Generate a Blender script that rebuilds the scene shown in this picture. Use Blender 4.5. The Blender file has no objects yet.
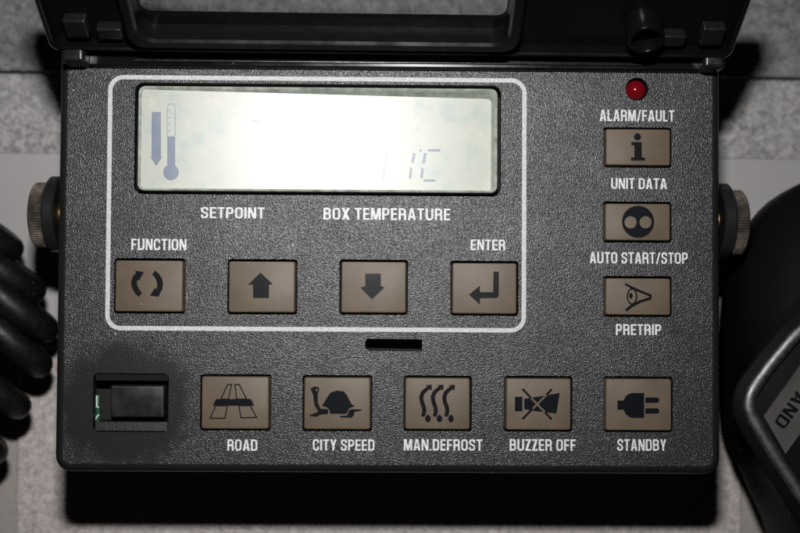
import bpy, bmesh, math, random
from mathutils import Matrix, Vector
random.seed(7)

# ------------------------------------------------------------------ camera, light, exposure
S = 0.0003                       # metres per panel unit (the panel is about 0.2 m wide)
D = 1100.0                       # camera distance in panel units
CX, CY = 400.0, 266.5
sc = bpy.context.scene
COL = sc.collection

def W(x, y, z):                  # panel units (x right, y down, z out of the panel) -> world
    return Vector(((x - CX) * S, -z * S, (CY - y) * S))

TILT, YAW, ROLL = math.radians(1.5), math.radians(0.7), math.radians(0.35)
cam_d = bpy.data.cameras.new('camera')
cam = bpy.data.objects.new('camera', cam_d)
COL.objects.link(cam)
Rm = Matrix.Rotation(-YAW, 3, 'Z') @ Matrix.Rotation(math.pi / 2 + TILT, 3, 'X') @ Matrix.Rotation(ROLL, 3, 'Z')
loc = Rm @ Vector((0, 0, D * S))
cam.matrix_world = Matrix.Translation(loc) @ Rm.to_4x4()
cam_d.sensor_width = 36.0
cam_d.lens = 36.0 * D / 800.0
cam_d.clip_start, cam_d.clip_end = 0.01, 20.0
cam_d.dof.use_dof = True
cam_d.dof.focus_distance = D * S
cam_d.dof.aperture_fstop = 8.0
sc.camera = cam

world = bpy.data.worlds.new('World')
sc.world = world
world.use_nodes = True
world.node_tree.nodes['Background'].inputs[0].default_value = (0.8, 0.9, 1.0, 1)
world.node_tree.nodes['Background'].inputs[1].default_value = 0.004

# the camera's pop-up flash: the only light on the place
LX, LY = 365.0, -25.0
fl_d = bpy.data.lights.new('camera_flash', 'AREA')
fl_d.shape = 'RECTANGLE'
fl_d.size, fl_d.size_y = 0.024, 0.012
fl_d.energy = 0.56
fl_d.color = (1.0, 0.98, 0.965)
fl_d.spread = math.radians(115)
fl = bpy.data.objects.new('camera_flash', fl_d)
COL.objects.link(fl)
fl.location = W(LX, LY, D)
aim = W(320, 240, 0) - fl.location
fl.rotation_euler = aim.to_track_quat('-Z', 'Y').to_euler()

sc.view_settings.view_transform = 'Standard'
sc.view_settings.look = 'None'
sc.view_settings.exposure = 0.0
sc.view_settings.gamma = 1.0
sc.render.engine = 'CYCLES'
sc.cycles.use_denoising = False
sc.cycles.sample_clamp_indirect = 1.0
sc.cycles.caustics_reflective = False

# ------------------------------------------------------------------ helpers
def at(px, py, z=0.0):           # a point of the photograph carried onto the plane z -> panel units
    d = Rm @ Vector(((px - 400.0) / D, (266.5 - py) / D, -1.0))
    t = (-z * S - loc.y) / d.y
    p = loc + d * t
    return (p.x / S + CX, CY - p.z / S)

def ats(pts, z=0.0):
    return [at(x, y, z) for x, y in pts]

def link(name, me, mat, parent=None):
    o = bpy.data.objects.new(name, me)
    COL.objects.link(o)
    if mat is not None:
        me.materials.append(mat)
    if parent is not None:
        o.parent = parent
    return o

def smooth(me, ang=35):
    for p in me.polygons:
        p.use_smooth = True
    me.set_sharp_from_angle(angle=math.radians(ang))

def empty(name, label=None, cat=None, group=None):
    o = bpy.data.objects.new(name, None)
    COL.objects.link(o)
    return tag(o, label, cat, group)

def tag(o, label=None, cat=None, group=None, kind=None):
    if label: o['label'] = label
    if cat: o['category'] = cat
    if group: o['group'] = group
    if kind: o['kind'] = kind
    return o

def rrect(x0, y0, x1, y1, r, n=6):
    pts = []
    for cx, cy, a0 in ((x1 - r, y0 + r, -90), (x1 - r, y1 - r, 0), (x0 + r, y1 - r, 90), (x0 + r, y0 + r, 180)):
        for i in range(n + 1):
            a = math.radians(a0 + 90.0 * i / n)
            pts.append((cx + r * math.cos(a), cy + r * math.sin(a)))
    return pts

def circle(cx, cy, rx, ry=None, n=40, a0=0.0):
    ry = rx if ry is None else ry
    return [(cx + rx * math.cos(a0 + 2 * math.pi * i / n), cy + ry * math.sin(a0 + 2 * math.pi * i / n)) for i in range(n)]

def spline(ctrl, n=8):           # closed Catmull-Rom through the control points
    out = []
    m = len(ctrl)
    for i in range(m):
        p0, p1, p2, p3 = (Vector(ctrl[(i + k) % m]) for k in (-1, 0, 1, 2))
        for j in range(n):
            t = j / n
            q = 0.5 * (2 * p1 + (p2 - p0) * t + (2 * p0 - 5 * p1 + 4 * p2 - p3) * t * t + (3 * p1 - p0 - 3 * p2 + p3) * t ** 3)
            out.append(tuple(q))
    return out

def scaled(pts, k, c=None):
    if c is None:
        c = (sum(p[0] for p in pts) / len(pts), sum(p[1] for p in pts) / len(pts))
    return [(c[0] + (x - c[0]) * k, c[1] + (y - c[1]) * k) for x, y in pts]

def offset_loop(pts, d):         # move a closed loop along its normals (d > 0 outwards for clockwise-on-screen loops)
    n = len(pts); out = []
    area = sum(pts[i][0] * pts[(i + 1) % n][1] - pts[(i + 1) % n][0] * pts[i][1] for i in range(n))
    s = 1 if area > 0 else -1
    for i in range(n):
        a, b = Vector(pts[i - 1]), Vector(pts[(i + 1) % n])
        t = (b - a).normalized()
        out.append((pts[i][0] + t.y * d * s, pts[i][1] - t.x * d * s))
    return out

def add_loft(bm, rings, cap0=True, cap1=True, close=False, fn=W):
    vs = [[bm.verts.new(fn(*p)) for p in r] for r in rings]
    n = len(rings[0])
    pairs = list(zip(vs[:-1], vs[1:]))
    if close: pairs.append((vs[-1], vs[0]))
    for a, b in pairs:
        for i in range(n):
            j = (i + 1) % n
            bm.faces.new((a[i], a[j], b[j], b[i]))
    if cap0 and not close: bm.faces.new(vs[0][::-1])
    if cap1 and not close: bm.faces.new(vs[-1])

def finish(bm, name, mat, parent=None, ang=35):
    bmesh.ops.remove_doubles(bm, verts=bm.verts, dist=1e-7)
    bmesh.ops.recalc_face_normals(bm, faces=bm.faces)
    me = bpy.data.meshes.new(name)
    bm.to_mesh(me); bm.free()
    smooth(me, ang)
    return link(name, me, mat, parent)

def loft(name, rings, mat, parent=None, cap0=True, cap1=True, close=False, ang=35):
    bm = bmesh.new()
    add_loft(bm, rings, cap0, cap1, close)
    return finish(bm, name, mat, parent, ang)

def zr(pts, z):
    return [(x, y, z) for x, y in pts]

def block_rings(x0, y0, x1, y1, z0, z1, r=2.0, b=1.5):   # a box with rounded corners and rounded front edges
    rings = [zr(rrect(x0, y0, x1, y1, r), z0)]
    for k in range(4):
        a = math.pi / 2 * k / 3
        i = b * (1 - math.cos(a))
        rings.append(zr(rrect(x0 + i, y0 + i, x1 - i, y1 - i, max(r - i, 0.3)), z1 - b + b * math.sin(a)))
    return rings

def tess(loops):                 # 2-D loops (holes allowed) -> mesh data through a filled curve
    cu = bpy.data.curves.new('tmp', 'CURVE')
    cu.dimensions = '2D'; cu.fill_mode = 'BOTH'
    for l in loops:
        sp = cu.splines.new('POLY')
        sp.points.add(len(l) - 1)
        for p, q in zip(sp.points, l):
            p.co = (q[0], -q[1], 0, 1)
        sp.use_cyclic_u = True
    return cu

def to_mesh(cu):
    o = bpy.data.objects.new('tmp', cu)
    COL.objects.link(o)
    dg = bpy.context.evaluated_depsgraph_get()
    dg.update()
    me = bpy.data.meshes.new_from_object(o.evaluated_get(dg))
    bpy.data.objects.remove(o)
    return me

def plate(name, loops, z0, z1, mat, parent=None, fn=None):
    cu = tess(loops)
    cu.extrude = (z1 - z0) / 2
    me = to_mesh(cu)
    bpy.data.curves.remove(cu)
    zc = (z0 + z1) / 2
    for v in me.vertices:
        x, y, z = v.co.x, -v.co.y, v.co.z + zc
        v.co = fn(x, y, z) if fn else W(x, y, z)
    me.name = name
    me.materials.clear()
    return link(name, me, mat, parent)

def fillet(p, r, n=5):            # round the inner corners of a polyline
    out = [p[0]]
    for i in range(1, len(p) - 1):
        a, b, c = Vector(p[i - 1]), Vector(p[i]), Vector(p[i + 1])
        k = min(r, (a - b).length * 0.5, (c - b).length * 0.5)
        s, e = b + (a - b).normalized() * k, b + (c - b).normalized() * k
        for j in range(n + 1):
            t = j / n
            out.append(tuple(s * (1 - t) ** 2 + b * 2 * t * (1 - t) + e * t * t))
    out.append(p[-1])
    q = [out[0]]
    for v in out[1:]:
        if (Vector(v) - Vector(q[-1])).length > 1e-4: q.append(v)
    return q

T = 0.160                        # stroke width of the condensed capitals (cap height 1)
def glyph(ch):
    """(width, list of shapes); a shape is a list of loops, y upwards"""
    a = T / 2; H = 0.142; h = H / 2
    def R(x0, y0, x1, y1): return [[(x0, y0), (x1, y0), (x1, y1), (x0, y1)]]
    def P(p, r=0.22, w=None): return [stroke(fillet(p, r), w or (T + H) / 2)]
    t, Y0, Y1 = T, h, 1 - h
    if ch == 'A':
        w = 0.60; return w, [[[(0, 0), (w / 2 - .105, 1), (w / 2 + .105, 1), (w, 0), (w - .185, 0), (w / 2, .80), (.185, 0)]], R(.15, .20, w - .15, .34)]
    if ch == 'B':
        w = 0.56; X = w - a; return w, [R(0, 0, t, 1), P([(a, Y1), (X - .02, Y1), (X - .02, .52), (a, .52)]), P([(a, .52), (X, .52), (X, Y0), (a, Y0)])]
    if ch == 'C':
        w = 0.55; X = w - a; return w, [P([(X, .66), (X, Y1), (a, Y1), (a, Y0), (X, Y0), (X, .34)], .27)]
    if ch == 'D':
        w = 0.56; X = w - a; return w, [R(0, 0, t, 1), P([(a, Y1), (X, Y1), (X, Y0), (a, Y0)], .27)]
    if ch == 'E':
        w = 0.46; return w, [R(0, 0, t, 1), R(a, 0, w, H), R(a, .43, w - .03, .57), R(a, 1 - H, w, 1)]
    if ch == 'F':
        w = 0.45; return w, [R(0, 0, t, 1), R(a, .42, w - .04, .56), R(a, 1 - H, w, 1)]
    if ch == 'I': return t, [R(0, 0, t, 1)]
    if ch == 'L':
        w = 0.44; return w, [R(0, 0, t, 1), R(a, 0, w, H)]
    if ch == 'M':
        w = 0.72; return w, [R(0, 0, t - .01, 1), R(w - t + .01, 0, w, 1), [[(0.01, 1), (.22, 1), (w / 2, .36), (w - .22, 1), (w - .01, 1), (w / 2 + .08, 0), (w / 2 - .08, 0)]]]
    if ch == 'N':
        w = 0.58; return w, [R(0, 0, t - .01, 1), R(w - t + .01, 0, w, 1), [[(0.01, 1), (.19, 1), (w - .01, 0), (w - .19, 0)]]]
    if ch == 'O':
        w = 0.57; return w, [[rrect(0, 0, w, 1, .25), rrect(t, H, w - t, 1 - H, .10)]]
    if ch == 'P':
        w = 0.53; X = w - a; return w, [R(0, 0, t, 1), P([(a, Y1), (X, Y1), (X, .45), (a, .45)])]
    if ch == 'R':
        w = 0.56; X = w - a; return w, [R(0, 0, t, 1), P([(a, Y1), (X - .01, Y1), (X - .01, .48), (a, .48)]), P([(w * .5, .48), (X - .02, .48), (X - .01, .25), (X, 0)], .14, T)]
    if ch == 'S':
        w = 0.54; X = w - a; return w, [P([(X, .69), (X, Y1), (a, Y1), (a, .57), (X, .45), (X, Y0), (a, Y0), (a, .31)], .25)]
    if ch == 'T':
        w = 0.50; return w, [R(w / 2 - a, 0, w / 2 + a, 1), R(0, 1 - H, w, 1)]
    if ch == 'U':
        w = 0.57; X = w - a; return w, [P([(a, 1), (a, Y0), (X, Y0), (X, 1)], .26, T)]
    if ch == 'X':
        w = 0.58; return w, [[[(0, 0), (.2, 0), (w, 1), (w - .2, 1)]], [[(0, 1), (.2, 1), (w, 0), (w - .2, 0)]]]
    if ch == 'Y':
        w = 0.56; return w, [R(w / 2 - a, 0, w / 2 + a, .45), [[(0, 1), (.19, 1), (w / 2, .58), (w - .19, 1), (w, 1), (w / 2 + a, .38), (w / 2 - a, .38)]]]
    if ch == 'Z':
        w = 0.48; return w, [R(0, 0, w, H), R(0, 1 - H, w, 1), [[(0, H * .5), (.2, H * .5), (w, 1 - H * .5), (w - .2, 1 - H * .5)]]]
    if ch == '/':
        w = 0.36; return w, [[[(-.02, -.02), (.12, -.02), (w + .02, 1.02), (w - .12, 1.02)]]]
    if ch == '.': return t, [R(0, 0, t, H)]
    return 0.17, []

def letter(s, x0, x1, y0, y1, mat, parent, z=0.0, name='lettering', th=0.3, fn=None):
    """printed capitals: x0..x1 wide, cap height y0..y1 in the photograph, laid on the plane z"""
    x = 0.0; shapes = []
    for ch in s:
        w, sh = glyph(ch)
        for loops in sh:
            shapes.append([[(px + x, py) for px, py in l] for l in loops])
        x += w + 0.105
    tot = x - 0.105
    c = at((x0 + x1) / 2, (y0 + y1) / 2, z)
    w, h = x1 - x0, y1 - y0
    out = [[[((px / tot - .5) * w, (.5 - py) * h) for px, py in l] for l in loops] for loops in shapes]
    bm = bmesh.new()
    for i, loops in enumerate(out):
        o = plate('tmp', loops, z + 0.02, z + th + 0.02 * (i % 4), mat, fn=fn or (lambda X, Y, Z: W(c[0] + X, c[1] + Y, Z)))
        me = o.data
        bm.from_mesh(me)
        bpy.data.objects.remove(o); bpy.data.meshes.remove(me)
    me = bpy.data.meshes.new(name)
    bm.to_mesh(me); bm.free()
    return link(name, me, mat, parent)

def stroke(p, wid):              # polyline -> closed outline of the given width(s)
    n = len(p); L, R = [], []
    ws = wid if isinstance(wid, (list, tuple)) else [wid] * n
    for i in range(n):
        a, b = Vector(p[max(i - 1, 0)]), Vector(p[min(i + 1, n - 1)])
        t = (b - a).normalized(); nn = Vector((-t.y, t.x)) * ws[i] / 2
        q = Vector(p[i])
        L.append(tuple(q + nn)); R.append(tuple(q - nn))
    return L + R[::-1]

def add_tube(bm, path, rad, n=14, closed=False, flat=1.0):
    P = [W(*p) for p in path]
    m = len(P); rings = []
    up = Vector((0, -1, 0))
    prev = None
    for i in range(m):
        a = P[(i - 1) % m] if closed else P[max(i - 1, 0)]
        b = P[(i + 1) % m] if closed else P[min(i + 1, m - 1)]
        t = (b - a).normalized()
        u = (prev if prev is not None else up)
        u = (u - t * u.dot(t))
        if u.length < 1e-6: u = Vector((1, 0, 0))
        u.normalize()
        if not closed: prev = u
        v = t.cross(u)
        rings.append([bm.verts.new(P[i] + (u * math.sin(2 * math.pi * k / n) * flat + v * math.cos(2 * math.pi * k / n)) * rad * S) for k in range(n)])
    rng = range(m) if closed else range(m - 1)
    for i in rng:
        a, b = rings[i], rings[(i + 1) % m]
        for k in range(n):
            bm.faces.new((a[k], a[(k + 1) % n], b[(k + 1) % n], b[k]))
    if not closed:
        bm.faces.new(rings[0]); bm.faces.new(rings[-1][::-1])

def add_xlathe(bm, prof, cy, cz, n=64, teeth=0.0):   # profile (x, r) spun about an axis along x
    rings = []
    for x, r in prof:
        ring = []
        for k in range(n):
            a = 2 * math.pi * k / n
            rr = r - (teeth if (k % 2 and teeth and r > prof[0][1] * 0.8) else 0)
            ring.append((x, cy + rr * math.cos(a), cz + rr * math.sin(a)))
        rings.append(ring)
    add_loft(bm, rings)

# ------------------------------------------------------------------ materials
def new_mat(name):
    m = bpy.data.materials.new(name); m.use_nodes = True
    nt = m.node_tree
    return m, nt, nt.nodes['Principled BSDF']

def nod(nt, t, **kw):
    n = nt.nodes.new(t)
    for k, v in kw.items():
        setattr(n, k, v)
    return n

def noise(nt, size, detail=2.0, rough=0.5, coord=None, dist=0.0):
    """noise whose features are about `size` panel units across"""
    n = nod(nt, 'ShaderNodeTexNoise')
    n.inputs['Scale'].default_value = 1.0 / (size * S)
    n.inputs['Detail'].default_value = detail
    n.inputs['Roughness'].default_value = rough
    n.inputs['Distortion'].default_value = dist
    if coord is None:
        coord = nod(nt, 'ShaderNodeTexCoord').outputs['Object']
    nt.links.new(coord, n.inputs['Vector'])
    return n

def ramp(nt, src, stops):
    r = nod(nt, 'ShaderNodeValToRGB')
    el = r.color_ramp.elements
    while len(el) < len(stops): el.new(0.5)
    for e, (p, c) in zip(el, stops):
        e.position = p; e.color = (*c, 1) if len(c) == 3 else c
    nt.links.new(src, r.inputs[0])
    return r

def simple(name, col, rough=0.5, metal=0.0, spec=0.5, bump=None, var=None, rvar=None, coat=0.0):
    m, nt, b = new_mat(name)
    b.inputs['Base Color'].default_value = (*col, 1)
    b.inputs['Roughness'].default_value = rough
    b.inputs['Metallic'].default_value = metal
    b.inputs['Specular IOR Level'].default_value = spec
    b.inputs['Coat Weight'].default_value = coat
    if var:                      # (size, low factor, high factor)
        n = noise(nt, var[0], 4.0, 0.6)
        r = ramp(nt, n.outputs['Fac'], [(0.3, tuple(c * var[1] for c in col)), (0.7, tuple(c * var[2] for c in col))])
        nt.links.new(r.outputs[0], b.inputs['Base Color'])
    if rvar:                     # (size, low roughness, high roughness)
        n = noise(nt, rvar[0], 4.0, 0.6)
        mr = nod(nt, 'ShaderNodeMapRange')
        mr.inputs[1].default_value, mr.inputs[2].default_value = 0.3, 0.7
        mr.inputs[3].default_value, mr.inputs[4].default_value = rvar[1], rvar[2]
        nt.links.new(n.outputs['Fac'], mr.inputs[0])
        nt.links.new(mr.outputs[0], b.inputs['Roughness'])
    if bump:                     # (size, strength, height in panel units)
        n = noise(nt, bump[0], 2.0, 0.55)
        bp = nod(nt, 'ShaderNodeBump')
        bp.inputs['Strength'].default_value = bump[1]
        bp.inputs['Distance'].default_value = bump[2] * S
        nt.links.new(n.outputs['Fac'], bp.inputs['Height'])
        nt.links.new(bp.outputs[0], b.inputs['Normal'])
    return m

def face_material():
    """grained dark grey plastic, rubbed smooth and greasy around the slide switch"""
    m, nt, b = new_mat('grained_plastic')
    tc = nod(nt, 'ShaderNodeTexCoord')
    n = noise(nt, 1.32, 1.0, 0.5, tc.outputs['Object'])
    n2 = noise(nt, 60, 4, 0.6, tc.outputs['Object'])
    # worn patch: rounded distance from the switch, with a wobbly edge
    cx, cy = at(126, 404)
    c = W(cx, cy, 0)
    mp = nod(nt, 'ShaderNodeVectorMath', operation='SUBTRACT')
    mp.inputs[1].default_value = c
    nt.links.new(tc.outputs['Object'], mp.inputs[0])
    sx = nod(nt, 'ShaderNodeVectorMath', operation='MULTIPLY')
    sx.inputs[1].default_value = (1 / (66 * S), 0, 1 / (58 * S))
    nt.links.new(mp.outputs[0], sx.inputs[0])
    ln = nod(nt, 'ShaderNodeVectorMath', operation='LENGTH')
    nt.links.new(sx.outputs[0], ln.inputs[0])
    wob = noise(nt, 24, 5, 0.68, tc.outputs['Object'])
    ad = nod(nt, 'ShaderNodeMath', operation='MULTIPLY_ADD')
    ad.inputs[1].default_value = 0.9; ad.inputs[2].default_value = -0.45
    nt.links.new(wob.outputs['Fac'], ad.inputs[0])
    sm = nod(nt, 'ShaderNodeMath', operation='ADD')
    nt.links.new(ln.outputs['Value'], sm.inputs[0]); nt.links.new(ad.outputs[0], sm.inputs[1])
    worn = nod(nt, 'ShaderNodeMapRange')
    worn.interpolation_type = 'SMOOTHSTEP'
    for i, v in zip((1, 2, 3, 4), (0.80, 1.22, 1.0, 0.0)):
        worn.inputs[i].default_value = v
    nt.links.new(sm.outputs[0], worn.inputs[0])
    # colour
    mixc = nod(nt, 'ShaderNodeMix', data_type='RGBA')
    mixc.inputs[6].default_value = (0.019, 0.019, 0.023, 1)
    mixc.inputs[7].default_value = (0.013, 0.013, 0.014, 1)
    nt.links.new(worn.outputs[0], mixc.inputs[0])
    nt.links.new(mixc.outputs[2], b.inputs['Base Color'])
    ro = nod(nt, 'ShaderNodeMapRange')
    for i, v in zip((1, 2, 3, 4), (0.0, 1.0, 0.33, 0.40)):
        ro.inputs[i].default_value = v
    nt.links.new(worn.outputs[0], ro.inputs[0])
    nt.links.new(ro.outputs[0], b.inputs['Roughness'])
    st = nod(nt, 'ShaderNodeMapRange')
    for i, v in zip((1, 2, 3, 4), (0.0, 1.0, 1.0, 0.45)):
        st.inputs[i].default_value = v
    nt.links.new(worn.outputs[0], st.inputs[0])
    bp = nod(nt, 'ShaderNodeBump')
    bp.inputs['Distance'].default_value = 0.66 * S
    nt.links.new(st.outputs[0], bp.inputs['Strength'])
    nt.links.new(n.outputs['Fac'], bp.inputs['Height'])
    nt.links.new(bp.outputs[0], b.inputs['Normal'])
    sp = nod(nt, 'ShaderNodeMapRange')
    for i, v in zip((1, 2, 3, 4), (0.3, 0.7, 0.46, 0.66)):
        sp.inputs[i].default_value = v
    nt.links.new(n2.outputs['Fac'], sp.inputs[0])
    sw_ = nod(nt, 'ShaderNodeMix', data_type='FLOAT')
    sw_.inputs[3].default_value = 0.30
    nt.links.new(worn.outputs[0], sw_.inputs[0]); nt.links.new(sp.outputs[0], sw_.inputs[2])
    nt.links.new(sw_.outputs[0], b.inputs['Specular IOR Level'])
    return m

def carpet(name, lo, hi, big=14.0, fine=3.0):
    m, nt, b = new_mat(name)
    tc = nod(nt, 'ShaderNodeTexCoord').outputs['Object']
    n1 = noise(nt, big, 5, 0.65, tc, 0.6)
    n2 = noise(nt, fine, 3, 0.6, tc)
    mx = nod(nt, 'ShaderNodeMath', operation='MULTIPLY_ADD')
    mx.inputs[1].default_value = 0.45
    nt.links.new(n2.outputs['Fac'], mx.inputs[0])
    mu = nod(nt, 'ShaderNodeMath', operation='MULTIPLY'); mu.inputs[1].default_value = 0.55
    nt.links.new(n1.outputs['Fac'], mu.inputs[0]); nt.links.new(mu.outputs[0], mx.inputs[2])
    r = ramp(nt, mx.outputs[0], [(0.34, lo), (0.66, hi)])
    nt.links.new(r.outputs[0], b.inputs['Base Color'])
    b.inputs['Roughness'].default_value = 0.95
    b.inputs['Specular IOR Level'].default_value = 0.1
    bp = nod(nt, 'ShaderNodeBump')
    bp.inputs['Strength'].default_value = 0.8; bp.inputs['Distance'].default_value = 4 * S
    nt.links.new(mx.outputs[0], bp.inputs['Height'])
    nt.links.new(bp.outputs[0], b.inputs['Normal'])
    return m

M_face = face_material()
M_black = simple('black_plastic', (0.012, 0.012, 0.013), 0.4, bump=(2.5, 0.35, 0.6))
M_gloss = simple('glossy_black_plastic', (0.004, 0.004, 0.0045), 0.24, spec=0.3, rvar=(40, 0.15, 0.28))
M_hinge = simple('satin_black_plastic', (0.009, 0.009, 0.0095), 0.3, rvar=(8, 0.22, 0.4), bump=(5, 0.2, 0.5))
M_edge = simple('polished_black_plastic', (0.006, 0.006, 0.0065), 0.22, spec=0.6, rvar=(30, 0.16, 0.3))
M_pit = simple('dark_cavity', (0.006, 0.006, 0.006), 0.8)
M_key = simple('smoked_brown_key', (0.112, 0.083, 0.055), 0.5, spec=0.35, var=(26, 0.86, 1.12), bump=(3, 0.08, 0.4))
M_ink = simple('black_symbol_ink', (0.006, 0.007, 0.009), 0.3, spec=0.14, bump=(2.5, 0.08, 0.3))
M_white = simple('white_print', (0.76, 0.76, 0.77), 0.6, spec=0.2, var=(2.2, 0.72, 1.12))
M_line = simple('white_border_print', (0.60, 0.60, 0.61), 0.6, spec=0.2, var=(2.2, 0.7, 1.15))
M_red = simple('red_lens', (0.16, 0.002, 0.006), 0.12, coat=0.4)
M_board = simple('green_circuit_board', (0.012, 0.075, 0.038), 0.4)
M_trace = simple('solder_white', (0.55, 0.6, 0.55), 0.4)
M_brass = simple('brass', (0.42, 0.27, 0.11), 0.38, metal=1.0)
M_knurl = simple('dull_steel', (0.13, 0.11, 0.09), 0.5, metal=0.6, var=(5, 0.4, 1.5))
M_paint = simple('black_painted_steel', (0.015, 0.015, 0.016), 0.3)
M_slider = simple('scuffed_black_plastic', (0.010, 0.0105, 0.012), 0.4, spec=0.7, var=(22, 0.4, 1.8), rvar=(14, 0.3, 0.5))
M_rubber = simple('black_rubber', (0.005, 0.005, 0.0055), 0.42, spec=0.4, rvar=(6, 0.36, 0.6), bump=(4, 0.25, 0.7))
M_micbody = simple('matte_black_shell', (0.006, 0.006, 0.006), 0.5, spec=0.03, bump=(2.5, 0.08, 0.4))
M_rim = simple('brushed_dark_chrome', (0.22, 0.22, 0.22), 0.5, metal=1.0, var=(5, 0.7, 1.2), rvar=(9, 0.45, 0.62))
M_badge = simple('grey_badge', (0.10, 0.10, 0.097), 0.45, metal=0.3, var=(25, 0.8, 1.15))
M_feltdark = carpet('dimmed_grey_felt', (0.07, 0.068, 0.067), (0.42, 0.41, 0.40), 12)  # weaker light on the upper wall put into a darker felt colour
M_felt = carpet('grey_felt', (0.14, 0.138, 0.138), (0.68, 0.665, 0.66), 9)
M_plate = carpet('pale_felt', (0.30, 0.272, 0.26), (0.86, 0.79, 0.76), 8, 2.6)
M_strip = simple('grey_painted_panel', (0.44, 0.43, 0.43), 0.6, var=(150, 0.96, 1.04))
M_step = simple('pale_grey_step', (0.40, 0.37, 0.35), 0.7, var=(14, 0.9, 1.1))
M_gap = simple('dark_backing', (0.05, 0.048, 0.046), 0.9)

def add_specks(m, cell, radius, share, col):
    """sparse grains of pale dust lying on the surface"""
    nt = m.node_tree; b = nt.nodes['Principled BSDF']
    v = nod(nt, 'ShaderNodeTexVoronoi')
    v.inputs['Scale'].default_value = 1.0 / (cell * S)
    nt.links.new(nod(nt, 'ShaderNodeTexCoord').outputs['Object'], v.inputs['Vector'])
    lt = nod(nt, 'ShaderNodeMath', operation='LESS_THAN'); lt.inputs[1].default_value = radius / cell
    nt.links.new(v.outputs['Distance'], lt.inputs[0])
    sx = nod(nt, 'ShaderNodeSeparateColor'); nt.links.new(v.outputs['Color'], sx.inputs[0])
    pk = nod(nt, 'ShaderNodeMath', operation='LESS_THAN'); pk.inputs[1].default_value = share
    nt.links.new(sx.outputs[0], pk.inputs[0])
    mu = nod(nt, 'ShaderNodeMath', operation='MULTIPLY')
    nt.links.new(lt.outputs[0], mu.inputs[0]); nt.links.new(pk.outputs[0], mu.inputs[1])
    mx = nod(nt, 'ShaderNodeMix', data_type='RGBA')
    nt.links.new(mu.outputs[0], mx.inputs[0])
    if b.inputs['Base Color'].links:
        nt.links.new(b.inputs['Base Color'].links[0].from_socket, mx.inputs[6])
    else:
        mx.inputs[6].default_value = b.inputs['Base Color'].default_value
    mx.inputs[7].default_value = (*col, 1)
    nt.links.new(mx.outputs[2], b.inputs['Base Color'])
add_specks(M_micbody, 16, 0.9, 0.25, (0.22, 0.21, 0.2))
add_specks(M_gloss, 14, 0.8, 0.2, (0.14, 0.135, 0.13))
add_specks(M_face, 22, 0.9, 0.2, (0.5, 0.49, 0.47))
add_specks(M_key, 20, 0.7, 0.2, (0.3, 0.27, 0.23))
add_specks(M_slider, 9, 0.5, 0.3, (0.2, 0.2, 0.2))
add_specks(M_rubber, 12, 0.8, 0.2, (0.1, 0.1, 0.095))

def lcd_material(name, stops):
    m, nt, b = new_mat(name)
    n = noise(nt, 26, 5, 0.62)
    r = ramp(nt, n.outputs['Fac'], stops)
    nt.links.new(r.outputs[0], b.inputs['Base Color'])
    b.inputs['Roughness'].default_value = 0.37
    b.inputs['Specular IOR Level'].default_value = 0.7
    return m
M_lcd = lcd_material('lcd_face', [(0.32, (0.30, 0.37, 0.335)), (0.46, (0.385, 0.415, 0.365)), (0.60, (0.41, 0.42, 0.36)), (0.7, (0.47, 0.485, 0.445))])
M_seg = lcd_material('lcd_segment', [(0.3, (0.045, 0.085, 0.16)), (0.7, (0.10, 0.15, 0.22))])
M_segfaint = lcd_material('lcd_faint_segment', [(0.3, (0.14, 0.19, 0.25)), (0.7, (0.22, 0.26, 0.30))])
M_clear = simple('clear_window_edge', (0.42, 0.46, 0.40), 0.12, spec=0.8, var=(9, 0.55, 1.25), coat=0.6)

def pane_material():
    m, nt, b = new_mat('clear_pane')
    nt.nodes.remove(b)
    out = nt.nodes['Material Output']
    tr = nod(nt, 'ShaderNodeBsdfTransparent'); tr.inputs[0].default_value = (0.93, 0.93, 0.93, 1)
    gl = nod(nt, 'ShaderNodeBsdfGlossy'); gl.inputs['Roughness'].default_value = 0.05
    fr = nod(nt, 'ShaderNodeFresnel'); fr.inputs[0].default_value = 1.45
    mx = nod(nt, 'ShaderNodeMixShader')
    nt.links.new(fr.outputs[0], mx.inputs[0]); nt.links.new(tr.outputs[0], mx.inputs[1]); nt.links.new(gl.outputs[0], mx.inputs[2])
    nt.links.new(mx.outputs[0], out.inputs[0])
    return m
M_pane = pane_material()

# ------------------------------------------------------------------ the setting
def slab(name, x0, y0, x1, y1, z0, z1, mat, r=3, b=5):
    o = loft(name, block_rings(x0, y0, x1, y1, z0, z1, r, b), mat)
    return tag(o, kind='structure')

def irect(x0, y0, x1, y1, z):    # photograph rectangle carried to depth z
    xm, ym = (x0 + x1) / 2, (y0 + y1) / 2
    return at(x0, ym, z)[0], at(xm, y0, z)[1], at(x1, ym, z)[0], at(xm, y1, z)[1]

slab('wall', -1400, -1100, 2200, 1600, -330, -282, M_gap)
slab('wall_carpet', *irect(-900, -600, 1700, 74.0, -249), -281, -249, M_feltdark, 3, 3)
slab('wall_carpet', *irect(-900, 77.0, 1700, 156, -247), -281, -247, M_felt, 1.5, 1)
slab('wall_panel', *irect(-900, 156.2, 1700, 331, -248), -281, -248, M_strip, 1, .5)
slab('ledge', *irect(-8, 337, 766, 760, -249), -281, -249, M_step, 4, 4)
slab('ledge_carpet', *irect(15, 348, 742, 760, -240), -248.6, -240, M_plate, 4, 4)

# ------------------------------------------------------------------ controller
ctl = empty('temperature_controller', 'dark grey controller box with lit-up display, brown keys and raised black lid', 'controller')

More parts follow.
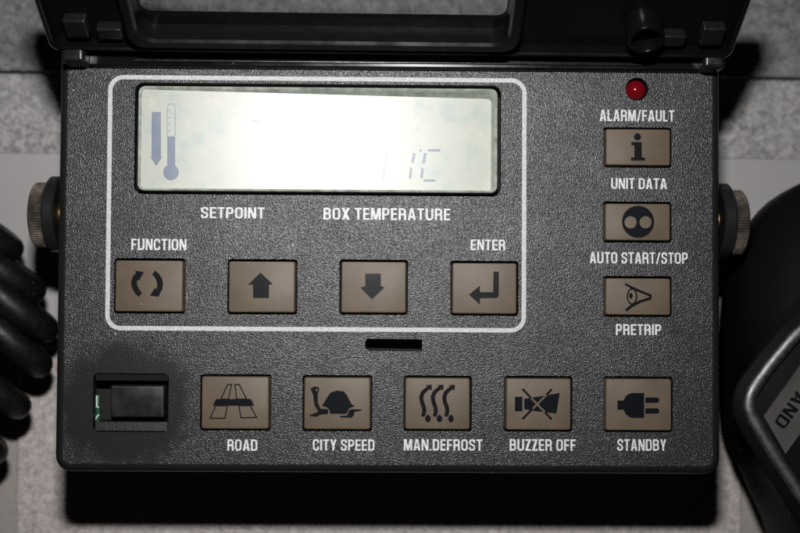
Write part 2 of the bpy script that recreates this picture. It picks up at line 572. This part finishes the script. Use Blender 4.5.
FX0, FY0, FX1, FY1 = 57.5, 48.0, 722.5, 473.0       # outline of the front shell
BEV = 9.0
rings = []
for k in range(6):
    a = math.pi / 2 * k / 5
    i = BEV * (1 - math.sin(a)); z = -BEV * (1 - math.cos(a)) - 0.4
    rings.append(zr(rrect(FX0 + i, FY0 + i, FX1 - i, FY1 - i, 16 - i), z))
rings.append(zr(rrect(FX0, FY0, FX1, FY1, 16), -62))
rings.append(zr(rrect(FX0 + 10, FY0 + 10, FX1 - 10, FY1 - 10, 10), -66))
rings.append(zr(rrect(FX0 + 14, FY0 + 14, FX1 - 14, FY1 - 14, 10), -165))
loft('housing', rings, M_black, ctl, cap0=False)

# --- key table: (photo rectangle, symbol name, label)
KEYS = [
    ((114.4, 258.3, 185.4, 313.5), 'function'),
    ((227.6, 259.2, 297.3, 314.4), 'up'),
    ((339.4, 259.6, 407.9, 314.8), 'down'),
    ((450.3, 260.8, 518.5, 315.8), 'enter'),
    ((200.4, 374.3, 271.0, 430.3), 'road'),
    ((302.6, 375.2, 372.3, 430.8), 'tortoise'),
    ((403.5, 375.6, 471.8, 430.8), 'defrost'),
    ((503.8, 376.0, 572.3, 431.4), 'horn'),
    ((603.2, 376.4, 672.9, 432.0), 'plug'),
    ((603.0, 127.2, 671.8, 168.0), 'info'),
    ((602.6, 201.5, 671.8, 242.8), 'auto'),
    ((603.0, 276.0, 671.9, 317.0), 'eye'),
]
LABELS = {
    'function': 'brown key with two curved arrows chasing each other', 'up': 'brown key with upward arrow',
    'down': 'brown key with downward arrow', 'enter': 'brown key with bent return arrow',
    'road': 'brown key with road and bridge symbol', 'tortoise': 'brown key with tortoise symbol',
    'defrost': 'brown key with three rising wavy arrows', 'horn': 'brown key with crossed out horn',
    'plug': 'brown key with mains plug symbol', 'info': 'short brown key with letter i',
    'auto': 'short brown key with black disc and two round holes', 'eye': 'short brown key with eye symbol'}

def prect(r, z=0.0):             # photo rectangle -> upright panel rectangle of the same size
    cx, cy = at((r[0] + r[2]) / 2, (r[1] + r[3]) / 2, z)
    w, h = (r[2] - r[0]) / 2, (r[3] - r[1]) / 2
    return cx - w, cy - h, cx + w, cy + h

LCDR = prect((134.6, 83.6, 501.6, 195.6))
SWR = prect((93.3, 373.5, 168.2, 431.8))
SLOT = prect((365, 339.3, 422, 351))
LEDC = at(636.8, 89.2)
TH = 10.0
holes = [rrect(*prect(k[0]), 3.2, 4) for k in KEYS]
holes.append(rrect(*LCDR, 9, 6))
holes.append(rrect(*SWR, 5, 5))
holes.append([(SLOT[0] + 2, SLOT[1] - .5), (SLOT[2], SLOT[1]), (SLOT[2], SLOT[3]), (SLOT[0] + 3, SLOT[3]), (SLOT[0], SLOT[3] - 5), (SLOT[0], SLOT[1] + 4)])
holes.append(circle(*LEDC, 11.6))
plate('face_plate', [rrect(FX0 + BEV, FY0 + BEV, FX1 - BEV, FY1 - BEV, 7)] + holes, -TH, 0, M_face, ctl)
loft('inner_tray', block_rings(FX0 + 12, FY0 + 12, FX1 - 12, FY1 - 12, -60, -34, 4, 1), M_pit, ctl)

# --- white printed frame line
def line_loop(d):
    a = at(109.3, 78.0); b = at(525.0, 79.9); c = at(523.2, 330.2); e = at(108.6, 328.2)
    x0, x1 = (a[0] + e[0]) / 2 - d, (b[0] + c[0]) / 2 + d
    y0, y1 = (a[1] + b[1]) / 2 - d, (c[1] + e[1]) / 2 + d
    return rrect(x0, y0, x1, y1, 13 + d, 10)
plate('border_line', [line_loop(2.2), line_loop(-2.2)], 0.02, 0.3, M_line, ctl)

# --- captions
for s, x0, x1, y0, y1 in (
    ('SETPOINT', 201, 264.5, 207.3, 218.3), ('BOX TEMPERATURE', 323.4, 450.3, 208.2, 220.0),
    ('FUNCTION', 131.5, 186.3, 238.9, 250.1), ('ENTER', 470.7, 505.3, 239.6, 250.2),
    ('ALARM/FAULT', 599.4, 674.6, 110.0, 121.4), ('UNIT DATA', 611, 667, 178.2, 189.0),
    ('AUTO START/STOP', 589.4, 688, 252.3, 263.6), ('PRETRIP', 615.7, 661.2, 324.2, 335.0),
    ('ROAD', 227.5, 257.3, 439.4, 450.6), ('CITY SPEED', 313, 374.4, 439.4, 450.4),
    ('MAN.DEFROST', 404, 482.2, 439.2, 450.4), ('BUZZER OFF', 509.7, 575.7, 439.2, 450.6),
    ('STANDBY', 617.2, 666.2, 439.2, 450.6)):
    o = letter(s, x0, x1, y0, y1, M_white, ctl, z=0.0)
    o['label'] = 'white printed caption reading ' + s

# --- keys with their raised symbols
KZ = 3.5
def sym(ox, oy, k, pts):         # polygon read off an enlarged crop of the photograph
    return ats([(ox + x * k, oy + y * k) for x, y in pts], KZ)
K = 0.1256
def sy(ox, oy, *polys):
    return [sym(ox, oy, K, p) for p in polys]
def wave(dx):
    pts = [(180 + dx, 408), (190 + dx, 385), (194 + dx, 362), (188 + dx, 330), (174 + dx, 292), (169 + dx, 255), (180 + dx, 222), (205 + dx, 196), (228 + dx, 182)]
    return stroke(pts, [26, 32, 34, 33, 33, 34, 33, 30, 28])
def head(dx):
    return [(202 + dx, 160), (254 + dx, 156), (252 + dx, 203), (236 + dx, 192), (222 + dx, 172)]
def drop(dx):
    return [(222 + dx + 23 * math.sin(a) * (1 - 0.35 * max(0, math.cos(a))), 424 - 30 * math.cos(a)) for a in [2 * math.pi * i / 20 for i in range(20)]]
def quad_outline(q, w):
    return [q, offset_loop_poly(q, -w)]
def offset_loop_poly(q, d):
    n = len(q); out = []
    cx = sum(p[0] for p in q) / n; cy = sum(p[1] for p in q) / n
    lines = []
    for i in range(n):
        a, b = Vector(q[i]), Vector(q[(i + 1) % n])
        t = (b - a).normalized(); nn = Vector((-t.y, t.x))
        if nn.dot(Vector((cx, cy)) - a) < 0: nn = -nn
        lines.append((a - nn * d, t))
    for i in range(n):
        p, t = lines[i - 1]; q2, u = lines[i]
        den = t.x * u.y - t.y * u.x
        s = ((q2.x - p.x) * u.y - (q2.y - p.y) * u.x) / den
        out.append(tuple(p + t * s))
    return out
SYM = {
    'function': [sy(100, 245, [(280, 205), (350, 214), (312, 284), (299, 276), (294, 300), (300, 330), (316, 360), (335, 382), (310, 412), (285, 390), (262, 355), (248, 320), (250, 285), (264, 248), (287, 222)]),
                 sy(100, 245, [(440, 203), (470, 230), (494, 265), (503, 310), (497, 350), (478, 385), (468, 412), (398, 402), (437, 342), (450, 352), (457, 320), (450, 285), (435, 255), (415, 235)])],
    'up': [sy(215, 250, [(362, 180), (460, 272), (430, 275), (430, 382), (303, 382), (303, 275), (265, 275)])],
    'down': [sy(330, 250, [(280, 188), (405, 188), (405, 285), (434, 298), (335, 392), (240, 298), (280, 288)])],
    'enter': [sy(435, 250, [(466, 172), (508, 172), (508, 350), (503, 371), (488, 382), (358, 384), (358, 436), (270, 355), (358, 283), (358, 335), (462, 335)])],
    'info': [[circle(*at(637.4, 136.9, KZ), 3.5)],
             [sym(530, 0, 0.3375, [(300, 421), (331, 421), (331, 466), (341, 468), (341, 476), (299, 476), (299, 468), (309, 466), (309, 431), (300, 430)])]],
    'auto': [[circle(*at(638.0, 221.8, KZ), 16.1), circle(*at(630.5, 222.3, KZ), 6.1), circle(*at(645.5, 222.3, KZ), 6.1)]],
    'eye': [sy(590, 265, stroke([(279, 150), (340, 184), (410, 214), (487, 244)], [16, 20, 20, 18])),
            sy(590, 265, stroke([(285, 363), (330, 326), (400, 290), (487, 263)], [22, 22, 22, 20])),
            sy(590, 265, [(470, 236), (489, 240), (489, 270), (470, 268)]),
            sy(590, 265, circle(334, 250, 42, 66), circle(334, 250, 31, 54)),
            sy(590, 265, circle(325, 245, 14, 24))],
    'road': [sy(190, 365, *quad_outline([(297, 150), (337, 150), (311, 275), (240, 275)], 8.5)),
             sy(190, 365, *quad_outline([(352, 150), (394, 150), (458, 275), (369, 275)], 8.5)),
             sy(190, 365, *quad_outline([(205, 318), (303, 318), (283, 427), (152, 427)], 8.5)),
             sy(190, 365, *quad_outline([(385, 318), (482, 318), (538, 420), (402, 424)], 8.5)),
             sy(190, 365, [(208, 270), (486, 270), (511, 323), (182, 323)])],
    'tortoise': [sy(290, 365, [(163, 190), (185, 172), (215, 172), (232, 182), (233, 205), (222, 218), (222, 300), (245, 348), (298, 350), (308, 368), (300, 388), (240, 395), (212, 412), (153, 405), (160, 396), (226, 372), (195, 320), (182, 230)]),
                 sy(290, 365, [(255, 325), (300, 250), (322, 218), (375, 203), (430, 210), (452, 238), (490, 310), (515, 328), (472, 342), (450, 388), (320, 388), (314, 355), (290, 334)]),
                 sy(290, 365, [(482, 350), (570, 354), (570, 362), (515, 372), (508, 402), (490, 418), (400, 416), (400, 405), (455, 402), (466, 366)])],
    'defrost': [sy(400, 365, f(dx)) for dx in (0, 92, 183) for f in (wave, head, drop)],
    'horn': [sy(490, 365, [(198, 252), (258, 252), (258, 368), (198, 368)]),
             sy(490, 365, [(272, 268), (390, 250), (555, 222), (528, 385), (390, 370), (272, 350)])],
    'plug': [sy(590, 365, [(218, 282), (266, 282), (285, 247), (310, 229), (340, 222), (430, 222), (430, 420), (340, 420), (310, 412), (285, 392), (266, 355), (218, 355)]),
             sy(590, 365, [(440, 258), (535, 258), (547, 264), (552, 279), (547, 294), (535, 300), (440, 300)]),
             sy(590, 365, [(440, 344), (535, 344), (547, 350), (552, 365), (547, 380), (535, 386), (440, 386)])],
}
def multi_plate(name, shapes, z0, z1, mat, parent):
    bm = bmesh.new()
    for i, loops in enumerate(shapes):
        o = plate('tmp', loops, z0, z1 + 0.03 * i, mat)
        bm.from_mesh(o.data)
        me = o.data
        bpy.data.objects.remove(o); bpy.data.meshes.remove(me)
    me = bpy.data.meshes.new(name)
    bm.to_mesh(me); bm.free()
    return link(name, me, mat, parent)

for i, (r, kind) in enumerate(KEYS):
    x0, y0, x1, y1 = prect(r)
    g = 1.0; gt = 2.2
    X0, Y0, X1, Y1 = x0 + g, y0 + gt, x1 - g, y1 - g
    jx = random.uniform(-.3, .3)
    rings = [zr(rrect(X0 + jx, Y0, X1 + jx, Y1, 2.6, 4), -14), zr(rrect(X0 + jx, Y0, X1 + jx, Y1, 2.6, 4), -1.5)]
    for k in range(4):
        a = math.pi / 2 * k / 3
        o_ = 1.3 + 0.8 * (1 - math.cos(a)); t_ = 0.3 + 0.5 * (1 - math.cos(a))
        rings.append(zr(rrect(X0 + o_ + jx, Y0 + t_, X1 - o_ + jx, Y1 - o_, 2.0, 4), KZ - 0.9 + 0.9 * math.sin(a)))
    key = loft('key', rings, M_key, ctl)
    key['label'] = LABELS[kind]
    s = multi_plate('symbol', SYM[kind], KZ - 0.3, KZ + 0.45, M_ink, key)
    if kind == 'tortoise':
        multi_plate('eye_mark', [sy(290, 365, circle(214, 199, 9))], KZ - 0.2, KZ + 0.6, M_key, key)
    if kind == 'horn':
        cross = [sy(490, 365, stroke([(258, 190), (491, 432)], 17)), sy(490, 365, stroke([(493, 192), (258, 430)], 17))]
        multi_plate('cross_mark', cross, KZ - 0.3, KZ + 0.3, M_ink, key)
        inner = [sy(490, 365, stroke([(327, 262), (436, 375)], 15)), sy(490, 365, stroke([(450, 236), (340, 347)], 15))]
        multi_plate('cross_negative', inner, KZ - 0.25, KZ + 0.62, M_key, key)  # key-coloured stretch of the cross where it passes over the horn

# --- display: bevelled clear window edge, LCD face and its segments
dx0, dy0, dx1, dy1 = LCDR
TLT = math.tan(math.radians(2.7))
def lz(x): return -9.0 - (x - 318.0) * TLT
def L(x, y, z): return W(x, y, z + lz(x))
disp = plate('display', [rrect(dx0 + 6, dy0 + 6, dx1 - 6, dy1 - 5, 3)], -1.5, 0, M_lcd, ctl, fn=L)
disp['label'] = 'pale liquid crystal display washed out by the flash'
def o_ring(i, z, r, it=None, ib=None):
    return zr(rrect(dx0 + i, dy0 + (it if it is not None else i), dx1 - i, dy1 - (ib if ib is not None else i), r), z)
rings = [o_ring(3.3, -30, 7), o_ring(3.3, -0.5, 7), o_ring(3.8, 0.9, 6.5), o_ring(4.6, 1.5, 6), o_ring(5.7, 1.2, 5, 5.2, 5.2),
         o_ring(7.2, -1.5, 4, 7.2, 6.2), o_ring(9.5, -30, 4, 13.5, 8.0)]
loft('display_window_edge', rings, M_clear, ctl, close=True, ang=50)

def LA(px, py):
    x = at(px, py, 0)[0]
    return at(px, py, lz(x))
def lseg(p, q, w): return [LA(*a) for a in stroke([p, q], w)]
segs = []
segs.append([[LA(*p) for p in ((151.8, 112), (160.8, 112), (161, 157), (162.2, 157), (156.3, 166), (150.4, 157), (151.6, 157))]])
th = [(167.3, 136.5), (175.2, 136.5), (175.2, 165.5)] + [(171 + 7.8 * math.cos(a), 172.4 + 7.8 * math.sin(a)) for a in [math.radians(-58 + i * 296 / 24) for i in range(25)]] + [(167.3, 165.5)]
segs.append([[LA(*p) for p in th]])
o = []
for s_ in segs:
    o.append(s_)
thermo = None
def lcd_part(name, shapes, mat):
    bm = bmesh.new()
    for i, loops in enumerate(shapes):
        t = plate('tmp', loops, 0.05, 0.4 + 0.02 * i, mat, fn=L)
        bm.from_mesh(t.data); me = t.data
        bpy.data.objects.remove(t); bpy.data.meshes.remove(me)
    me = bpy.data.meshes.new(name); bm.to_mesh(me); bm.free()
    return link(name, me, mat, disp)
lcd_part('thermometer_icon', segs, M_seg)
tube = [(167.3, 136), (167.3, 107), (168.5, 104.5), (171.2, 103.6), (174, 104.5), (175.2, 107), (175.2, 136)]
ticks = [[lseg((167.3, y), (170.3, y), 0.8)] for y in (110.5, 117.5, 124.5, 131)]
lcd_part('thermometer_outline', [[[LA(*p) for p in stroke(tube, 0.8)]]] + ticks, M_segfaint)
digs = [[lseg((428, 150.2), (440, 150.4), 2.2)], [lseg((425.3, 153), (423.6, 163), 2.6)], [lseg((422.6, 168.5), (421.4, 178), 2.6)],
        [lseg((423.5, 180.3), (435, 180.6), 2.0)], [lseg((414.3, 153.2), (412.4, 162.5), 2.6)], [lseg((411.2, 167.8), (410, 178.4), 2.6)],
        [lseg((419.5, 150.4), (421.5, 150.6), 2.0)]]
lcd_part('digit_segments', digs, M_seg)
faint = [[lseg((387, 153.5), (385.5, 163), 2.4)], [lseg((384.6, 168), (383.2, 178.6), 2.4)], [lseg((313, 110), (324, 110), 2.2)], [lseg((310.5, 113), (309, 121), 2.4)], [lseg((252, 121), (258, 121), 2)]]
for f_ in (faint[:2], faint[2:4], faint[4:]):
    lcd_part('faint_segment', f_, M_segfaint)

# --- red alarm lamp
bm = bmesh.new()
lc = at(635.9, 90.3)
rr_ = []
for k in range(9):
    a = math.pi / 2 * k / 9
    rr_.append([(x, y, -2 + 9.5 * math.sin(a)) for x, y in circle(lc[0], lc[1], 10.2 * math.cos(a), n=32)])
add_loft(bm, [zr(circle(lc[0], lc[1], 10.2, n=32), -20)] + rr_)
finish(bm, 'alarm_lamp', M_red, ctl)

# --- slide switch in its opening
sx0, sy0, sx1, sy1 = SWR
sw = loft('slide_switch', block_rings(*irect(110.5, 385.5, 164.0, 417.5, -4), -26, -4, 1.2, 1.8), M_slider, ctl)
sw['label'] = 'glossy black slide switch at the right end of its opening'
def sledge(y0, y1, z0, z1):
    x0, x1 = sx0 + 1.6, sx1 - 1.6
    return [[(x0, y0, -30), (x1, y0, -30), (x1, y1, -30), (x0, y1, -30)], [(x0, y0, z0), (x1, y0, z0), (x1, y1, z1), (x0, y1, z1)]]
loft('switch_guide', sledge(sy0 + 1.2, sy0 + 7.6, -3.0, -4.5), M_face, ctl)
loft('switch_guide', sledge(sy1 - 9.5, sy1 - 1.0, -4.5, -3.0), M_face, ctl)
bx = irect(94.0, 395, 99.4, 422, -18)
brd = loft('circuit_board', block_rings(*bx, -20, -18, .5, .3), M_board, ctl)
tr = [ats(stroke([(96.8, 395.5), (96.8, 407), (99.2, 407)], 1.6), -18), ats(stroke([(95.2, 419.5), (97.5, 416), (99.2, 414.4)], 1.4), -18)]
multi_plate('trace', [[t] for t in tr], -18.1, -17.7, M_trace, brd)

# ------------------------------------------------------------------ raised lid (part of the controller)
HY, HZ = 54.0, 12.0                                   # hinge axis in panel units
LU, LO = 0.549, 0.836                                 # lid direction: up, out
def LID(u, v, w):                                     # u = panel x, v along the lid from the hinge, w towards the viewer
    return W(u, HY + (u - 390) * 0.0035 - (LU * v - LO * w), HZ + LO * v + LU * w)
LX0, LX1, LV = 57.0, 724.0, 138.0
lid = bpy.data.objects.new('lid', None); COL.objects.link(lid); lid.parent = ctl
lid['label'] = 'black hinged lid with clear window, raised open'
WX0, WX1, WV0, WV1 = 150.0, 500.0, 45.0, 122.0        # window opening
def lidfn(x, y, z): return LID(x, -y, z)              # plate() passes y downwards
plate('lid_panel', [rrect(LX0, -LV, LX1, -8, 10), rrect(WX0, -WV1, WX1, -WV0, 9)], -6, 0, M_gloss, lid, fn=lidfn)
bm = bmesh.new()
def lw(x, y, z): return LID(x, -y, z)
def ring_wall(x0, v0, x1, v1, r, t, w0, w1, b=1.5):
    o = [zr(rrect(x0, -v1, x1, -v0, r), w0), zr(rrect(x0, -v1, x1, -v0, r), w1 - b), zr(rrect(x0 + b, -v1 + b, x1 - b, -v0 - b, r), w1),
         zr(rrect(x0 + t - b, -v1 + t - b, x1 - t + b, -v0 - t + b, r), w1), zr(rrect(x0 + t, -v1 + t, x1 - t, -v0 - t, r), w1 - b), zr(rrect(x0 + t, -v1 + t, x1 - t, -v0 - t, r), w0)]
    return o
add_loft(bm, ring_wall(WX0 - 12, WV0 - 22, WX1 + 12, WV1 + 12, 16, 11.5, 0.2, 24, 2.4), close=True, fn=lw)
finish(bm, 'window_frame', M_edge, lid)
bm = bmesh.new()
add_loft(bm, ring_wall(LX0 + .3, 8.3, LX1 - .3, LV - .3, 10, 5, 0.2, 13), close=True, fn=lw)
finish(bm, 'lid_rim', M_gloss, lid)
plate('window_pane', [rrect(WX0 - 3, -WV1 - 3, WX1 + 3, -WV0 + 3, 9)], -9, -6.5, M_pane, lid, fn=lidfn)
# hollow boss over the alarm lamp
bm = bmesh.new()
bu = 632.0; bv = 44.0
add_loft(bm, [[(x, -y_, w) for x, y_ in circle(bu, bv, r, n=36)] for w, r in ((0.2, 18.5), (24, 18), (25.5, 17), (25.5, 14), (24, 13), (5, 12))], fn=lambda x, y, z: LID(x, -y, z))
finish(bm, 'boss', M_gloss, lid)

def blk(name, x0, y0, x1, y1, z0, z1, mat, parent, r=2, b=1.6):
    return loft(name, block_rings(*irect(x0, y0, x1, y1, z1), z0, z1, r, b), mat, parent)
# hinge: two pairs of knuckles, ribbed strip and ears on the housing
for u0, u1, v0, v1 in ((76, 98, 24, 46), (106, 130, 22, 36), (651, 675, 22, 36), (689, 711, 24, 46)):
    bm = bmesh.new()
    add_loft(bm, block_rings(u0, -v1, u1, -v0, -8, 11, 2, 2), fn=lw)
    finish(bm, 'hinge_knuckle', M_hinge, lid)
for r_ in ((60.5, 42.5, 84, 62), (704, 50.5, 725.5, 68)):
    o = blk('hinge_ear', *r_, -30, 28, M_hinge, ctl, 3, 4)
strip = blk('hinge_strip', 88, 45, 700, 68.5, -6, 9, M_gloss, ctl, 2, 2)
bm = bmesh.new()
for y in (54.2, 57.2, 60.4):
    x0, ya, x1, yb = irect(134, y, 640, y + 1.2, 10.2)
    add_loft(bm, block_rings(x0, ya, x1, ya + 1.2, 8.8, 10.2, .3, .4))
finish(bm, 'strip_rib', M_hinge, strip)
x0, ya, x1, yb = irect(132, 61.5, 642, 63.2, 12)
loft('strip_lip', block_rings(x0, ya, x1, ya + 1.8, 8.9, 12, .4, .6), M_hinge, strip)

# ------------------------------------------------------------------ bracket, thumbscrews
br = empty('mounting_bracket', 'black steel bracket whose two rounded arms hold the controller box', 'bracket')
KZC = -70.0
def arm(xa, xb, cy):
    prof = []
    R_ = 40.0
    for k in range(25):
        a = math.radians(-90 + 180 * k / 24)
        prof.append((cy + R_ * math.sin(a), KZC + R_ * math.cos(a)))
    prof += [(cy + R_, -238), (cy - R_, -238)]
    c = (cy, -120)
    rings = []
    for x, i in ((xa, 2), (xa + 2, 0), (xb - 2, 0), (xb, 2)):
        rings.append([(x, c[0] + (y - c[0]) * (1 - i / 40.0), c[1] + (z - c[1]) * (1 - i / 100.0)) for y, z in prof])
    return loft('arm', rings, M_paint, br)
lya = at(45, 214, KZC)[1]; rya = at(730, 221, KZC)[1]
lx = [at(p, 215, KZC + 35)[0] for p in (41.5, 53.5)]
rx = [at(p, 221, KZC + 35)[0] for p in (724.5, 737)]
arm(lx[0], lx[1], lya); arm(rx[0], rx[1], rya)
loft('crossbar', block_rings(lx[0] + 12.5, lya - 30, rx[1] - 12.5, lya + 34, -238, -228, 2, 1.5), M_paint, br)
def screw(xin, xout, cy, label):
    t = empty('thumbscrew', label, 'thumbscrew', 'knurled thumbscrews of the bracket')
    s = 1 if xout > xin else -1
    w = abs(xout - xin)
    bm = bmesh.new()
    add_xlathe(bm, [(xin, 33), (xin + s * 1.5, 35), (xin + s * (w - 2), 35), (xin + s * w, 32.5)], cy, KZC, 150, 1.6)
    finish(bm, 'knurled_head', M_knurl, t, 20)
    return t
def collar(t, xa, xb, cy):
    bm = bmesh.new()
    m = (xa + xb) / 2
    add_xlathe(bm, [(xa, 19), (m - .4, 20), (m, 17), (m + .4, 20), (xb, 19)], cy, KZC, 48)
    finish(bm, 'brass_collar', M_brass, t)
a, b_ = at(41.3, 215, KZC + 30)[0], at(27.5, 215, KZC + 30)[0]
t = screw(a, b_, at(30, 215.5, KZC)[1], 'knurled steel thumbscrew left of the controller above the coiled cord')
collar(t, at(53.8, 215, KZC + 25)[0], at(61, 215, KZC + 25)[0], at(55, 215, KZC)[1])
a, b_ = at(737.3, 222, KZC + 30)[0], at(750, 222, KZC + 30)[0]
t = screw(a, b_, at(745, 223, KZC)[1], 'knurled steel thumbscrew right of the controller beside the black microphone')
collar(t, at(718.5, 221, KZC + 25)[0], at(724.2, 221, KZC + 25)[0], at(724, 221, KZC)[1])

# ------------------------------------------------------------------ coiled cord
axis = [(-190, 140), (-46, 184), (-24, 234), (6, 285), (4, 325), (-22, 375), (-50, 430), (-66, 500), (-66, 580), (-60, 720)]
turns = 10.8; npt = 760
path = []
for i in range(npt):
    f = i / (npt - 1) * (len(axis) - 1)
    k = min(int(f), len(axis) - 2); u = f - k
    x = axis[k][0] * (1 - u) + axis[k + 1][0] * u
    y = axis[k][1] * (1 - u) + axis[k + 1][1] * u
    a = 2 * math.pi * turns * i / (npt - 1)
    px, py = at(x, y, -150)
    c, s = math.cos(a), math.sin(a)
    path.append((px + 44 * c, py + 34 * c, -150 - 40 * s))
bm = bmesh.new()
add_tube(bm, path, 15.5, 16)
cord = finish(bm, 'coiled_cord', M_rubber, None, 60)
tag(cord, 'thick black coiled rubber cord hanging left of the controller', 'cord')

# ------------------------------------------------------------------ hand microphone
mic = empty('hand_microphone', 'black hand microphone with dark chrome rim and grey badge', 'microphone')
body = spline([(738, 385), (741, 300), (752, 248), (770, 212), (800, 186), (850, 165), (910, 160), (970, 186), (1010, 250), (1024, 385),
               (1014, 500), (985, 580), (900, 625), (812, 600), (788, 545), (771, 508), (760, 482), (744, 450)], 6)
rim = spline([(743.5, 402), (747, 389), (758, 372), (777, 348), (800, 324), (850, 288), (920, 276), (984, 325), (1004, 430), (966, 560), (905, 606),
              (850, 582), (800, 504), (775, 466), (752, 428), (745, 414)], 6)
bz = ats(body, -80)
fr_ = ats(offset_loop(rim, 11), -26)
def resample(loop, c, n=96):
    out = []
    m = len(loop)
    for k in range(n):
        a = 2 * math.pi * k / n
        d = Vector((math.cos(a), math.sin(a))); best = None
        for i in range(m):
            p, q = Vector(loop[i]) - Vector(c), Vector(loop[(i + 1) % m]) - Vector(c)
            e = q - p
            den = d.x * e.y - d.y * e.x
            if abs(den) < 1e-9: continue
            t_ = (p.x * e.y - p.y * e.x) / den
            u = (p.x * d.y - p.y * d.x) / den
            if t_ > 0 and -1e-6 <= u <= 1 + 1e-6 and (best is None or t_ > best): best = t_
        out.append((c[0] + d.x * best, c[1] + d.y * best))
    return out
mc = at(880, 400, -60)
B = resample(bz, mc); F = resample(fr_, mc)
def mixl(a, b, t): return [(p[0] * (1 - t) + q[0] * t, p[1] * (1 - t) + q[1] * t) for p, q in zip(a, b)]
rings = [zr(scaled(B, .75, mc), -205), zr(scaled(B, .93, mc), -185), zr(scaled(B, .99, mc), -140), zr(B, -100), zr(scaled(B, .995, mc), -70),
         zr(mixl(B, F, .45), -44), zr(mixl(B, F, .8), -32), zr(F, -27), zr(scaled(F, .985, mc), -24.5)]
loft('body', rings, M_micbody, mic, ang=60)
RZ = -20
bm = bmesh.new()
rp = offset_loop(rim, -5.6)
add_tube(bm, [(*at(x, y, RZ), RZ) for x, y in rp], 6.6, 14, closed=True, flat=0.75)
finish(bm, 'rim', M_rim, mic, 60)
Ldir = Vector((36, -50)).normalized()
q0 = Vector((764, 416)); q1 = Vector((785.5, 454))
bp_ = [tuple(q0), tuple(q0 + Ldir * 170), tuple(q1 + Ldir * 170), tuple(q1)]
badge = plate('badge', [ats(bp_, -21)], -24.4, -21, M_badge, mic)
tdir = -Ldir
tup = Vector((-tdir.y * -1, -tdir.x))                 # letter tops point to the lower right
c0 = Vector(at(788.6, 412.4, -21))
def badge_fn(x, y, z):
    p = c0 + tdir * (x - 3) - tup * y
    return W(p.x, p.y, z)
letter('AND', 0, 40, 0, 13, M_ink, badge, z=-21, th=0.4, fn=badge_fn)
